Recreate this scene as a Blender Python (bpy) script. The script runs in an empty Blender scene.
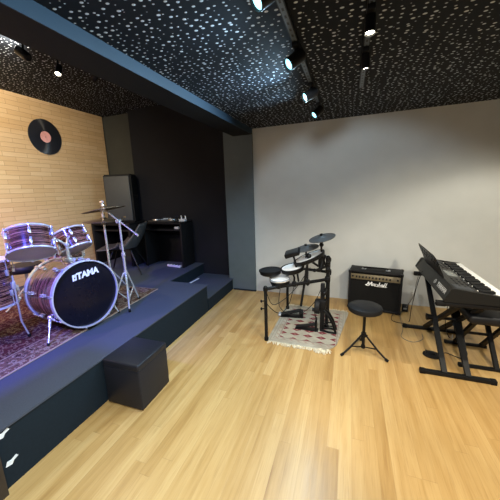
import bpy, bmesh, math, random
from mathutils import Vector, Matrix
random.seed(7)
PI = math.pi
col = bpy.context.scene.collection
def V(*a): return Vector(a if len(a) > 1 else a[0])

# ------------------------------------------------------------------ materials
class NT:
    """small helper for writing node maths"""
    def __init__(s, name):
        s.m = bpy.data.materials.new(name); s.m.use_nodes = True
        s.t = s.m.node_tree; s.b = s.t.nodes['Principled BSDF']
    def n(s, typ, **kw):
        nd = s.t.nodes.new(typ)
        for k, v in kw.items(): setattr(nd, k, v)
        return nd
    def link(s, a, b): s.t.links.new(a, b)
    def setin(s, sock, v):
        if hasattr(v, 'node'): s.link(v, sock)
        else: sock.default_value = v
    def math(s, op, a, b=0.0, c=0.0):
        nd = s.n('ShaderNodeMath', operation=op)
        s.setin(nd.inputs[0], a); s.setin(nd.inputs[1], b); s.setin(nd.inputs[2], c)
        return nd.outputs[0]
    def obj(s): return s.n('ShaderNodeTexCoord').outputs['Object']
    def sep(s, v):
        nd = s.n('ShaderNodeSeparateXYZ'); s.link(v, nd.inputs[0]); return nd.outputs
    def comb(s, x, y, z):
        nd = s.n('ShaderNodeCombineXYZ')
        for i, v in enumerate((x, y, z)): s.setin(nd.inputs[i], v)
        return nd.outputs[0]
    def noise(s, vec, scale, detail=3, rough=.5):
        nd = s.n('ShaderNodeTexNoise'); s.link(vec, nd.inputs['Vector'])
        nd.inputs['Scale'].default_value = scale; nd.inputs['Detail'].default_value = detail
        nd.inputs['Roughness'].default_value = rough
        return nd.outputs['Fac']
    def ramp(s, fac, stops, interp='LINEAR'):
        nd = s.n('ShaderNodeValToRGB'); nd.color_ramp.interpolation = interp
        el = nd.color_ramp.elements
        while len(el) > 1: el.remove(el[-1])
        el[0].position = stops[0][0]; el[0].color = (*stops[0][1], 1)
        for p, c in stops[1:]:
            e = el.new(p); e.color = (*c, 1)
        s.link(fac, nd.inputs[0]); return nd.outputs[0]
    def mix(s, fac, a, b, mode='MIX'):
        nd = s.n('ShaderNodeMix', data_type='RGBA', blend_type=mode)
        s.setin(nd.inputs['Factor'], fac)
        for k, v in ((6, a), (7, b)):
            if isinstance(v, tuple): v = (*v, 1) if len(v) == 3 else v
            s.setin(nd.inputs[k], v)
        return nd.outputs[2]
    def bump(s, h, strength=.2, dist=.01):
        nd = s.n('ShaderNodeBump'); nd.inputs['Strength'].default_value = strength
        nd.inputs['Distance'].default_value = dist
        s.link(h, nd.inputs['Height']); s.link(nd.outputs[0], s.b.inputs['Normal'])
    def color(s, c): s.setin(s.b.inputs['Base Color'], c)
    def rough(s, r): s.setin(s.b.inputs['Roughness'], r)

def plain(name, rgb, rough=.5, metal=0.0, var=.12, scale=30, bump=0.0, spec=.5):
    N = NT(name); f = N.noise(N.obj(), scale, 4)
    if max(rgb) < .03 and not metal: spec = min(spec, .22)
    a = tuple(c*(1-var) for c in rgb); b = tuple(min(1, c*(1+var)) for c in rgb)
    N.color(N.ramp(f, [(.3, a), (.7, b)])); N.rough(rough)
    N.b.inputs['Metallic'].default_value = metal
    N.b.inputs['Specular IOR Level'].default_value = spec
    if bump: N.bump(f, bump, .004)
    return N.m

def emit(name, rgb, strength):
    N = NT(name); N.color((0.8, 0.8, 0.8, 1))
    N.b.inputs['Emission Color'].default_value = (*rgb, 1)
    N.b.inputs['Emission Strength'].default_value = strength
    return N.m

def floor_mat():
    N = NT('laminate_planks'); x, y, z = N.sep(N.obj())
    W, Lp = .068, 1.3
    u = N.math('DIVIDE', x, W); iu = N.math('FLOOR', u); fu = N.math('FRACT', u)
    wn = N.n('ShaderNodeTexWhiteNoise', noise_dimensions='1D'); N.link(iu, wn.inputs['W'])
    v = N.math('ADD', N.math('DIVIDE', y, Lp), N.math('MULTIPLY', wn.outputs['Value'], 5.3))
    iv = N.math('FLOOR', v); fv = N.math('FRACT', v)
    w2 = N.n('ShaderNodeTexWhiteNoise', noise_dimensions='2D'); N.link(N.comb(iu, iv, 0), w2.inputs['Vector'])
    rnd = w2.outputs['Value']
    # grain, different on every plank
    gv = N.comb(N.math('MULTIPLY_ADD', x, 38.0, N.math('MULTIPLY', rnd, 40.0)), N.math('MULTIPLY', y, 2.2), rnd)
    g = N.noise(gv, 1.0, 5, .6)
    gv2 = N.comb(N.math('MULTIPLY_ADD', x, 11.0, N.math('MULTIPLY', rnd, 17.0)), N.math('MULTIPLY', y, .9), rnd)
    g2 = N.noise(gv2, 1.0, 3, .5)
    tone = N.math('ADD', N.math('MULTIPLY', rnd, .20), N.math('ADD', N.math('MULTIPLY', g, .40), N.math('MULTIPLY', g2, .42)))
    c = N.ramp(tone, [(.28, (.27, .145, .042)), (.44, (.42, .255, .088)), (.60, (.50, .325, .128)), (.82, (.60, .43, .195))])
    g3 = N.noise(N.comb(N.math('MULTIPLY_ADD', x, 150.0, N.math('MULTIPLY', rnd, 60.0)), N.math('MULTIPLY', y, 5.0), rnd), 1.0, 3, .6)
    c = N.mix(N.math('MULTIPLY', N.math('MAXIMUM', N.math('MULTIPLY_ADD', g3, 4.0, -2.1), 0.0), .42), c, (.24, .125, .04))
    su = N.math('LESS_THAN', fu, .022); sv = N.math('LESS_THAN', fv, .0025)
    seam = N.math('MAXIMUM', su, sv)
    c = N.mix(N.math('MULTIPLY', seam, .25), c, (.16, .08, .03))
    N.color(c); N.rough(N.math('MULTIPLY_ADD', g, .18, .27)); N.bump(N.math('SUBTRACT', g, seam), .06, .002)
    return N.m

def brick_mat():
    N = NT('wooden_brick_cladding'); x, y, z = N.sep(N.obj())
    v = N.comb(y, z, 0)
    bt = N.n('ShaderNodeTexBrick'); N.link(v, bt.inputs['Vector'])
    bt.inputs['Scale'].default_value = 1.0; bt.inputs['Brick Width'].default_value = .30
    bt.inputs['Row Height'].default_value = .058; bt.inputs['Mortar Size'].default_value = .0028
    bt.inputs['Mortar Smooth'].default_value = .2; bt.inputs['Bias'].default_value = 0
    bt.inputs['Color1'].default_value = (0, 0, 0, 1); bt.inputs['Color2'].default_value = (1, 1, 1, 1)
    bt.inputs['Mortar'].default_value = (.5, .5, .5, 1)
    bt.offset = .5; bt.squash = 1.0
    s2 = N.n('ShaderNodeSeparateColor'); N.link(bt.outputs['Color'], s2.inputs[0])
    g = N.noise(N.comb(N.math('MULTIPLY', y, 5), N.math('MULTIPLY', z, 60), 0), 1.0, 4, .6)
    t = N.math('ADD', N.math('MULTIPLY', s2.outputs[0], .45), N.math('MULTIPLY', g, .6))
    c = N.ramp(t, [(.1, (.54, .36, .19)), (.5, (.61, .42, .235)), (.9, (.68, .50, .30))])
    c = N.mix(N.math('MULTIPLY', bt.outputs['Fac'], .6), c, (.33, .20, .10))
    N.color(c); N.rough(.55); N.bump(N.math('SUBTRACT', 1.0, bt.outputs['Fac']), .5, .006)
    return N.m

def ceiling_mat():
    N = NT('black_ceiling_with_white_drops'); o = N.obj()
    def dots(scale, thr, off):
        mp = N.n('ShaderNodeMapping'); N.link(o, mp.inputs[0]); mp.inputs['Location'].default_value = (off, off*.7, 0)
        x, y, z = N.sep(mp.outputs[0])
        vo = N.n('ShaderNodeTexVoronoi', voronoi_dimensions='2D', feature='F1')
        N.link(N.comb(N.math('MULTIPLY', x, .8), y, 0), vo.inputs['Vector']); vo.inputs['Scale'].default_value = scale
        vo.inputs['Randomness'].default_value = .72
        sc = N.n('ShaderNodeSeparateColor'); N.link(vo.outputs['Color'], sc.inputs[0])
        size = N.math('MULTIPLY_ADD', sc.outputs[0], thr*.7, thr*.4)
        d = N.math('SUBTRACT', size, vo.outputs['Distance'])
        return N.math('MINIMUM', N.math('MAXIMUM', N.math('MULTIPLY', d, 14.0), 0.0), 1.0)
    d = dots(27, .23, 0)
    N.color(N.mix(d, (.007, .009, .013), (.54, .59, .66))); N.rough(.75); N.b.inputs['Specular IOR Level'].default_value = .15; N.bump(d, .5, .008)
    return N.m

def shell_mat():
    N = NT('striped_lacquer_shell'); o = N.obj(); x, y, z = N.sep(o)
    f = N.noise(N.comb(0.0, 0.0, N.math('MULTIPLY', z, 26)), 1.0, 4, .65)
    f2 = N.noise(N.comb(N.math('MULTIPLY', x, 4), N.math('MULTIPLY', y, 4), N.math('MULTIPLY', z, 90)), 1.0, 3, .5)
    t = N.math('ADD', N.math('MULTIPLY', f, .88), N.math('MULTIPLY', f2, .12))
    c = N.ramp(t, [(.36, (.012, .005, .004)), (.42, (.03, .010, .008)), (.445, (.40, .17, .12)), (.465, (.03, .010, .008)), (.50, (.02, .008, .006)), (.515, (.52, .25, .19)), (.53, (.14, .05, .04)), (.545, (.02, .008, .006)),
                   (.575, (.05, .018, .015)), (.59, (.50, .26, .20)), (.605, (.02, .008, .007)), (.66, (.20, .08, .06))])
    N.color(c); N.rough(.18); N.b.inputs['Coat Weight'].default_value = .5; N.b.inputs['Coat Roughness'].default_value = .08
    return N.m

def stage_rug_mat(hx, hy):
    N = NT('dark_persian_rug'); x, y, z = N.sep(N.obj())
    ex = N.math('SUBTRACT', hx, N.math('ABSOLUTE', x)); ey = N.math('SUBTRACT', hy, N.math('ABSOLUTE', y))
    e = N.math('MINIMUM', ex, ey)
    vo = N.n('ShaderNodeTexVoronoi', voronoi_dimensions='2D', feature='F1'); N.link(N.comb(N.math('ABSOLUTE', x), N.math('ABSOLUTE', y), 0), vo.inputs['Vector'])
    vo.inputs['Scale'].default_value = 21
    ns = N.noise(N.comb(N.math('ABSOLUTE', x), N.math('ABSOLUTE', y), 0), 24, 4, .7)
    t = N.math('ADD', N.math('MULTIPLY', vo.outputs['Distance'], .30), N.math('MULTIPLY', ns, .78))
    field = N.ramp(t, [(.30, (.02, .014, .02)), (.42, (.075, .016, .018)), (.5, (.03, .010, .012)), (.56, (.20, .13, .095)), (.62, (.05, .011, .014)), (.74, (.05, .02, .04))])
    bord = N.ramp(t, [(.34, (.03, .015, .015)), (.46, (.13, .08, .06)), (.52, (.10, .03, .025)), (.58, (.28, .22, .17)), (.66, (.05, .02, .02))])
    c = N.mix(N.math('LESS_THAN', e, .24), field, bord)
    for a, b in ((.225, .24), (.075, .085)):
        k = N.math('MULTIPLY', N.math('GREATER_THAN', e, a), N.math('LESS_THAN', e, b))
        c = N.mix(N.math('MULTIPLY', k, .8), c, (.22, .17, .13))
    c = N.mix(N.math('LESS_THAN', e, .012), c, (.30, .22, .18))
    N.color(c); N.rough(.95); N.bump(ns, .4, .004); N.b.inputs['Specular IOR Level'].default_value = .1
    return N.m

def cream_rug_mat(hx, hy):
    N = NT('cream_rug_with_red_guls'); x, y, z = N.sep(N.obj())
    ns = N.noise(N.obj(), 60, 4, .7); ns2 = N.noise(N.obj(), 9, 3, .5)
    base = N.ramp(ns2, [(.3, (.30, .28, .225)), (.7, (.42, .395, .32))])
    ex = N.math('SUBTRACT', hx, N.math('ABSOLUTE', x)); ey = N.math('SUBTRACT', hy, N.math('ABSOLUTE', y))
    e = N.math('MINIMUM', ex, ey)
    px, py = .132, .104
    fx = N.math('SUBTRACT', N.math('FRACT', N.math('ADD', N.math('DIVIDE', x, px), 10.5)), .5)
    fy = N.math('SUBTRACT', N.math('FRACT', N.math('ADD', N.math('DIVIDE', y, py), 10.0)), .5)
    d = N.math('ADD', N.math('MULTIPLY', N.math('ABSOLUTE', fx), .9), N.math('MULTIPLY', N.math('ABSOLUTE', fy), 1.15))
    d = N.math('ADD', d, N.math('MULTIPLY', N.math('SUBTRACT', ns, .5), .12))
    gul = N.math('LESS_THAN', d, .36)
    core = N.math('LESS_THAN', d, .10)
    inside = N.math('GREATER_THAN', e, .105)
    c = N.mix(N.math('MULTIPLY', gul, inside), base, (.17, .035, .045))
    c = N.mix(N.math('MULTIPLY', core, inside), c, (.36, .22, .18))
    for a, b, cc in ((.092, .100, (.19, .12, .11)), (.05, .058, (.28, .24, .20)), (.024, .030, (.24, .20, .17))):
        k = N.math('MULTIPLY', N.math('GREATER_THAN', e, a), N.math('LESS_THAN', e, b))
        c = N.mix(N.math('MULTIPLY', k, .75), c, cc)
    # little motifs in the border
    wv = N.math('LESS_THAN', N.math('ABSOLUTE', N.math('SUBTRACT', N.math('FRACT', N.math('MULTIPLY', N.math('ADD', x, y), 14.0)), .5)), .17)
    k = N.math('MULTIPLY', wv, N.math('MULTIPLY', N.math('GREATER_THAN', e, .063), N.math('LESS_THAN', e, .088)))
    c = N.mix(N.math('MULTIPLY', k, .5), c, (.30, .17, .14))
    N.color(c); N.rough(.95); N.bump(ns, .4, .004); N.b.inputs['Specular IOR Level'].default_value = .1
    return N.m

def record_mat():
    N = NT('black_vinyl_grooves'); x, y, z = N.sep(N.obj())
    r = N.math('SQRT', N.math('ADD', N.math('MULTIPLY', x, x), N.math('MULTIPLY', y, y)))
    w = N.math('SINE', N.math('MULTIPLY', r, 900.0))
    N.color(N.ramp(w, [(0, (.012, .014, .022)), (1, (.020, .022, .030))])); N.rough(.34); N.b.inputs['Specular IOR Level'].default_value = .9
    N.b.inputs['Anisotropic'].default_value = .95
    tg = N.n('ShaderNodeTangent', direction_type='RADIAL', axis='Z'); N.link(tg.outputs[0], N.b.inputs['Tangent'])
    return N.m

def rail_mat():
    N = NT('slotted_rail_face'); x, y, z = N.sep(N.obj())
    k = N.math('MULTIPLY', N.math('LESS_THAN', N.math('FRACT', N.math('DIVIDE', y, .06)), .40), N.math('LESS_THAN', N.math('ABSOLUTE', x), .005))
    N.color(N.mix(k, (.10, .13, .17), (.004, .004, .005))); N.rough(.4)
    return N.m

MT = dict(
    floor=floor_mat(), brick=brick_mat(), ceiling=ceiling_mat(), shell=shell_mat(), vinyl=record_mat(),
    wall=plain('grey_wall_paint', (.485, .495, .475), .75, var=.03, scale=6),
    blackwall=plain('black_wall_paint', (.0065, .0072, .0115), .7, var=.1, scale=5),
    warmlitwall=plain('warm_lit_olive_wall', (.030, .031, .026), .7, var=.1, scale=5),  # olive stands for warm lamp light on this wall strip
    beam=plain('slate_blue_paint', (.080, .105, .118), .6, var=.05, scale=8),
    beamface=plain('blue_lit_slate_paint', (.0065, .024, .045), .6, var=.05, scale=8),  # deeper than the column: stronger blue light put into the colour
    beam_under=plain('shaded_slate_paint', (.006, .007, .0085), .75, var=.08, scale=8),  # same beam, its underside shade put into the colour
    stage=plain('slate_blue_stage_carpet', (.040, .050, .072), .75, var=.12, scale=120, bump=.15),
    stage_side=plain('dark_navy_stage_face', (.006, .013, .020), .8, var=.1, scale=60),
    post=plain('dark_brown_wood', (.035, .024, .016), .6, var=.25, scale=12),
    leather=plain('black_leatherette', (.008, .0085, .010), .48, var=.12, scale=90, bump=.2, spec=.45),
    ottoman=plain('charcoal_leatherette', (.014, .015, .020), .38, var=.1, scale=90, bump=.15, spec=.5),
    black=plain('black_plastic', (.005, .005, .0055), .42, var=.15, spec=.3),
    matte=plain('black_powder_coat', (.005, .005, .0055), .5, var=.15, spec=.3),
    rubber=plain('black_rubber', (.004, .004, .004), .75, var=.15),
    darkwood=plain('black_board', (.004, .004, .005), .5, var=.2, spec=.25),
    edge=plain('dark_board_edge', (.008, .008, .009), .5, var=.1, spec=.3),
    grille=plain('speaker_grille', (.03, .034, .04), .55, var=.3, scale=260, bump=.4),
    cab=plain('speaker_cabinet', (.008, .008, .009), .6, var=.2, scale=120, bump=.2, spec=.3),
    chair=plain('dark_grey_chair_shell', (.05, .051, .052), .5, var=.08),
    chrome=plain('chrome', (.80, .81, .85), .24, .72, var=.04),
    hoop=plain('silver_hoop', (.62, .62, .66), .3, .35, var=.04),
    steel=plain('brushed_steel', (.45, .46, .48), .3, 1.0, var=.1, scale=80),
    bronze=plain('bronze_cymbal', (.20, .155, .11), .38, .8, var=.18, scale=40),
    gold=plain('gold_panel', (.15, .115, .060), .5, .3, var=.12, scale=60),
    head=plain('coated_drum_head', (.72, .70, .70), .55, var=.04, scale=20),
    clear=plain('clear_drum_head', (.86, .84, .84), .35, var=.06, scale=12),
    ebony=plain('ebony_drum_head', (.005, .005, .010), .25, var=.1),
    logo=plain('white_print', (.85, .85, .85), .5, var=.02),
    silver=plain('silver_print', (.36, .36, .35), .45, var=.03),
    ivory=plain('ivory_keys', (.85, .84, .80), .3, var=.02),
    keybody=plain('keyboard_body', (.008, .008, .0075), .45, var=.15, scale=80, spec=.35),
    panel=plain('keyboard_panel', (.025, .025, .024), .4, var=.15, scale=80),
    screen=plain('grey_lcd', (.17, .18, .17), .25, var=.06),
    mesh=plain('white_mesh_head', (.74, .74, .73), .7, var=.04, scale=200),
    cymbalpad=plain('grey_cymbal_rubber', (.035, .036, .037), .45, var=.1, scale=90),
    pad=plain('rubber_pad', (.009, .009, .010), .6, var=.12, scale=90, spec=.35),
    pink=plain('pink_record_label', (.72, .36, .36), .5, var=.1, scale=20),
    tape=plain('white_tape', (.72, .76, .78), .6, var=.08),
    paper=plain('pale_gadget', (.6, .62, .66), .4, var=.06),
    fringe=plain('cream_fringe', (.62, .56, .42), .9, var=.15),
    cable=plain('black_cable', (.012, .012, .012), .5),
    greycable=plain('grey_cable', (.12, .12, .11), .5),
    rail=plain('black_track_rail', (.012, .013, .016), .4),
    railface=rail_mat(),
    cool=emit('cool_lens', (.30, .80, 1.0), 2.6), warm=emit('warm_lens', (1.0, .93, .72), 14),
    off=plain('dark_lens', (.2, .2, .2), .2),
)

for key, f in (('head', .3), ('clear', .55)):       # thin plastic film lets light through
    t_ = MT[key].node_tree; pb_ = t_.nodes['Principled BSDF']; out_ = t_.nodes['Material Output']
    tr_ = t_.nodes.new('ShaderNodeBsdfTranslucent'); tr_.inputs['Color'].default_value = (.9, .86, .86, 1)
    mx_ = t_.nodes.new('ShaderNodeMixShader'); mx_.inputs[0].default_value = f
    t_.links.new(pb_.outputs[0], mx_.inputs[1]); t_.links.new(tr_.outputs[0], mx_.inputs[2]); t_.links.new(mx_.outputs[0], out_.inputs['Surface'])

# ------------------------------------------------------------------ mesh builder
def frame(d):
    d = Vector(d).normalized()
    a = Vector((0, 0, 1)) if abs(d.z) < .95 else Vector((1, 0, 0))
    u = d.cross(a).normalized(); v = u.cross(d).normalized()
    return u, v, d

class MB:
    def __init__(s): s.bm = bmesh.new()
    def box(s, c, size, rot=None, bev=0.0, seg=2):
        r = bmesh.ops.create_cube(s.bm, size=1.0); vs = r['verts']
        for v in vs:
            p = Vector((v.co.x*size[0], v.co.y*size[1], v.co.z*size[2]))
            if rot is not None: p = rot @ p
            v.co = p + Vector(c)
        if bev:
            es = list({e for v in vs for e in v.link_edges})
            bmesh.ops.bevel(s.bm, geom=es, offset=bev, segments=seg, affect='EDGES', profile=.5)
        return s
    def bb(s, a, b, bev=0.0, seg=2):
        a, b = Vector(a), Vector(b)
        return s.box((a+b)/2, [abs(x) for x in (b-a)], bev=bev, seg=seg)
    def ring(s, c, u, v, r, n):
        return [s.bm.verts.new(c + u*(r*math.cos(2*PI*i/n)) + v*(r*math.sin(2*PI*i/n))) for i in range(n)]
    def skin(s, a, b):
        n = len(a)
        for i in range(n): s.bm.faces.new((a[i], a[(i+1) % n], b[(i+1) % n], b[i]))
    def cyl(s, p0, p1, r0, r1=None, n=16, cap=True):
        p0, p1 = Vector(p0), Vector(p1); r1 = r0 if r1 is None else r1
        u, v, d = frame(p1-p0)
        a = s.ring(p0, u, v, r0, n); b = s.ring(p1, u, v, r1, n); s.skin(a, b)
        if cap: s.bm.faces.new(a[::-1]); s.bm.faces.new(b)
        return s
    def tube(s, pts, r, n=8):
        pts = [Vector(p) for p in pts]; rings = []
        u = None
        for i, p in enumerate(pts):
            d = (pts[min(i+1, len(pts)-1)] - pts[max(i-1, 0)]).normalized()
            if u is None: u, v, _ = frame(d)
            else:
                u = (u - d*u.dot(d)).normalized(); v = u.cross(d).normalized()
            rings.append(s.ring(p, u, v, r, n))
        for a, b in zip(rings, rings[1:]): s.skin(a, b)
        s.bm.faces.new(rings[0][::-1]); s.bm.faces.new(rings[-1]); return s
    def bar(s, p0, p1, w, h, up=(0, 0, 1), bev=0.0):
        p0, p1 = Vector(p0), Vector(p1); d = (p1-p0).normalized()
        y = Vector(up).cross(d).normalized(); z = d.cross(y)
        R = Matrix((d, y, z)).transposed()
        return s.box((p0+p1)/2, ((p1-p0).length, w, h), R, bev)
    def lathe(s, prof, n=32, c=(0, 0, 0), axis=(0, 0, 1)):
        c = Vector(c); u, v, d = frame(axis); prev = None
        for r, h in prof:
            if r <= 1e-6:
                pt = s.bm.verts.new(c + d*h)
                if prev is not None:
                    if isinstance(prev, list):
                        for i in range(n): s.bm.faces.new((prev[i], prev[(i+1) % n], pt))
                prev = pt
            else:
                rg = s.ring(c + d*h, u, v, r, n)
                if isinstance(prev, list): s.skin(prev, rg)
                elif prev is not None:
                    for i in range(n): s.bm.faces.new((rg[(i+1) % n], rg[i], prev))
                prev = rg
        return s
    def prism(s, pts, z0, z1):
        a = [s.bm.verts.new((x, y, z0)) for x, y in pts]; b = [s.bm.verts.new((x, y, z1)) for x, y in pts]
        s.skin(a, b); s.bm.faces.new(a[::-1]); s.bm.faces.new(b); return s
    def poly_extrude(s, pts, off):
        off = Vector(off)
        a = [s.bm.verts.new(Vector(p)) for p in pts]; b = [s.bm.verts.new(Vector(p)+off) for p in pts]
        s.skin(a, b); s.bm.faces.new(a[::-1]); s.bm.faces.new(b); return s
    def ball(s, c, r, n=12, sc=(1, 1, 1)):
        res = bmesh.ops.create_uvsphere(s.bm, u_segments=n, v_segments=max(6, n//2+2), radius=1)
        for v in res['verts']: v.co = Vector((v.co.x*r*sc[0], v.co.y*r*sc[1], v.co.z*r*sc[2])) + Vector(c)
        return s
    def xform(s, M):
        for v in s.bm.verts: v.co = M @ v.co
        return s
    def build(s, name, mat, parent=None, smooth=True, label=None):
        bmesh.ops.recalc_face_normals(s.bm, faces=s.bm.faces)
        me = bpy.data.meshes.new(name); s.bm.to_mesh(me); s.bm.free()
        me.materials.append(mat)
        if smooth:
            for p in me.polygons: p.use_smooth = True
            me.set_sharp_from_angle(angle=math.radians(38))
        o = bpy.data.objects.new(name, me); col.objects.link(o)
        if parent is not None: o.parent = parent
        if label: o['label'] = label
        return o

def thing(name, label, cat, loc=(0, 0, 0), rotz=0.0, group=None, quat=None):
    o = bpy.data.objects.new(name, None); o.empty_display_size = .1; col.objects.link(o)
    o.location = loc
    if quat is not None: o.rotation_mode = 'QUATERNION'; o.rotation_quaternion = quat
    else: o.rotation_euler = (0, 0, rotz)
    return tag(o, label, cat, group)
def tag(o, label, cat, group=None):
    o['label'] = label; o['category'] = cat
    if group: o['group'] = group
    return o
def struct(o, label=None):
    o['kind'] = 'structure'
    if label: o['label'] = label
    return o
def mat_of(o):
    q = o.rotation_quaternion if o.rotation_mode == 'QUATERNION' else o.rotation_euler.to_quaternion()
    return Matrix.Translation(o.location) @ q.to_matrix().to_4x4()
def copy_tree(o, parent=None):
    c = o.copy(); col.objects.link(c)
    if parent is not None: c.parent = parent
    for ch in [x for x in bpy.data.objects if x.parent == o]: copy_tree(ch, c)
    return c
def text_mesh(name, body, size, mat, parent, M, shear=0.0, bold=0.0, ext=.0008, align='CENTER', space=1.0):
    cu = bpy.data.curves.new(name, 'FONT'); cu.body = body; cu.size = size; cu.shear = shear; cu.offset = bold
    cu.extrude = ext; cu.align_x = align; cu.align_y = 'CENTER'; cu.space_character = space
    tmp = bpy.data.objects.new(name, cu); col.objects.link(tmp)
    dg = bpy.context.evaluated_depsgraph_get()
    me = bpy.data.meshes.new_from_object(tmp.evaluated_get(dg)); bpy.data.objects.remove(tmp)
    me.name = name; me.materials.clear(); me.materials.append(mat)
    for v in me.vertices: v.co = M @ v.co
    o = bpy.data.objects.new(name, me); col.objects.link(o); o.parent = parent
    return o

# ------------------------------------------------------------------ setting
CZ, LZ = 2.30, 2.83              # right and left ceiling
BY, KY, XL, XR, YF = 3.877, 3.985, -4.05, 2.4, -1.6
ST = .35
struct(MB().bb((-1.7, YF, -.05), (XR, BY+.1, 0)).build('floor', MT['floor'], smooth=False))
struct(MB().bb((-1.25, YF, CZ), (XR, BY+.1, CZ+.05)).build('ceiling', MT['ceiling'], smooth=False), 'black ceiling with white drops over the wooden floor')
struct(MB().bb((XL-.05, YF, LZ), (-1.40, 4.2, LZ+.05)).build('ceiling', MT['ceiling'], smooth=False), 'higher black ceiling with white drops over the stage')
struct(MB().bb((XL-.1, YF, 0), (XL, 4.085, LZ)).build('wall_left', MT['brick'], smooth=False))
struct(MB().bb((-1.26, BY, 0), (XR+.1, BY+.1, CZ)).build('wall_back', MT['wall'], smooth=False))
w = MB(); w.bb((-3.40, KY, 0), (-1.6, KY+.2, LZ)); struct(w.build('wall_back', MT['blackwall'], smooth=False), 'black wall behind the stage')
struct(MB().bb((XL-.1, 4.11, 0), (-3.40, 4.21, LZ)).build('wall_back', MT['warmlitwall'], smooth=False), 'narrow wall strip beside the brick cladding, coloured olive for warm light')
struct(MB().bb((XR, YF, 0), (XR+.1, BY+.1, CZ)).build('wall_right', MT['wall'], smooth=False))
# beam: slate face towards the room tinted for blue light, underside darkened for shade
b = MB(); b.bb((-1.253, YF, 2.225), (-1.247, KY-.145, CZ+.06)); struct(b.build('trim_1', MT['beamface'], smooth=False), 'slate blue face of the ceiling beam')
b = MB(); b.prism([(-1.46, YF), (-1.253, YF), (-1.253, KY-.145), (-1.52, KY-.145)], 2.225, LZ); struct(b.build('trim_2', MT['beam_under'], smooth=False), 'underside of the ceiling beam, coloured charcoal for shade')
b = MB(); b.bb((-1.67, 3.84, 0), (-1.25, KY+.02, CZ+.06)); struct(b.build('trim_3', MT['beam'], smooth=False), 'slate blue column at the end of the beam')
b = MB(); b.bb((-1.60, 3.828, 0), (-1.245, 3.84, .02)); struct(b.build('baseboard_column', MT['stage_side'], smooth=False))
b = MB(); b.bb((-1.80, .50, 0), (-1.585, .655, 1.6)); struct(b.build('trim_4', MT['post'], smooth=False), 'dark brown post at the left corner of the stage')

# ------------------------------------------------------------------ stage
SX, NX, NY = -1.61, -2.18, 3.0
stg = thing('stage_platform', 'low slate blue carpeted stage platform with a cut-out step beside the column', 'stage', (-2.6, 2, 0))
def loc(root, m): return m.xform(mat_of(root).inverted())
loc(stg, MB().prism([(XL+.004, YF), (SX-.012, YF), (SX-.012, NY-.0), (NX-.012, NY), (NX-.012, KY), (XL+.004, KY)], 0, ST-.012)).build('riser', MT['stage_side'], stg, False)
m = MB().prism([(XL+.004, YF), (SX, YF), (SX, NY+.012), (NX, NY+.012), (NX, KY), (XL+.004, KY)], ST-.012, ST)
loc(stg, m).build('deck', MT['stage'], stg, False)
loc(stg, MB().bb((NX-.02, NY+.012, 0), (SX-.01, KY-.15+.005, .163)).bb((NX-.02, KY-.145, 0), (-1.67, KY, .163))).build('step_riser', MT['stage_side'], stg, False)
loc(stg, MB().prism([(NX-.012, NY+.0), (SX+.002, NY), (SX+.002, 3.84), (-1.67, 3.84), (-1.67, KY), (NX-.012, KY)], .163, .175)).build('step_tread', MT['stage'], stg, False)

struct(MB().bb((XL, KY, 0), (-3.40, 4.11, ST)).build('floor', MT['stage'], smooth=False), 'narrow raised floor strip behind the side table')

# scraps of tape on the stage face
for (y, z, lbl) in ((.700, .313, 'upper white scrap of tape on the stage face near the post'), (.712, .137, 'lower white scrap of tape on the stage face near the post')):
    m = MB().poly_extrude([(SX-.0125, y-.03, z-.012), (SX-.0125, y+.0, z-.020), (SX-.0125, y+.012, z-.003), (SX-.0125, y+.034, z+.004),
                           (SX-.0125, y+.026, z+.018), (SX-.0125, y-.0, z+.008), (SX-.0125, y-.02, z+.012)], (.003, 0, 0))
    tag(m.build('tape_scrap', MT['tape'], smooth=False), lbl, 'tape', 'tape scraps on the stage face')
# short white strip at the step
tag(MB().bar((-2.150, 3.42, .178), (-2.132, 3.70, .178), .024, .006).build('white_strip', MT['tape']), 'short white strip lying on the lower step by the stage cut-out', 'strip')

# stage rug
RH = (.86, 1.25)
rug = MB(); n = 24
rug.box((0, 0, .004), (2*RH[0], 2*RH[1], .008), bev=.003)
ro = rug.build('persian_rug', stage_rug_mat(*RH)); ro.location = (-2.945, 1.42, ST); ro.rotation_euler = (0, 0, .035)
tag(ro, 'dark red Persian rug on the stage under the acoustic drums', 'rug')

# ottoman
ot = thing('ottoman', 'black leatherette cube ottoman against the stage front', 'ottoman', (-1.447, 1.50, 0), math.radians(1))
MB().box((0, 0, .161), (.312, .332, .302), bev=.010, seg=3).build('body', MT['ottoman'], ot)
cu = MB().box((0, 0, .334), (.314, .334, .050), bev=.012, seg=4).build('cushion', MT['ottoman'], ot)
MB().box((0, 0, .3115), (.315, .335, .005), bev=.002).build('piping', MT['ottoman'], cu)
for sx in (-1, 1):
    for sy in (-1, 1): MB().cyl((sx*.12, sy*.13, 0), (sx*.12, sy*.13, .012), .015).build('foot', MT['rubber'], ot)

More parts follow.
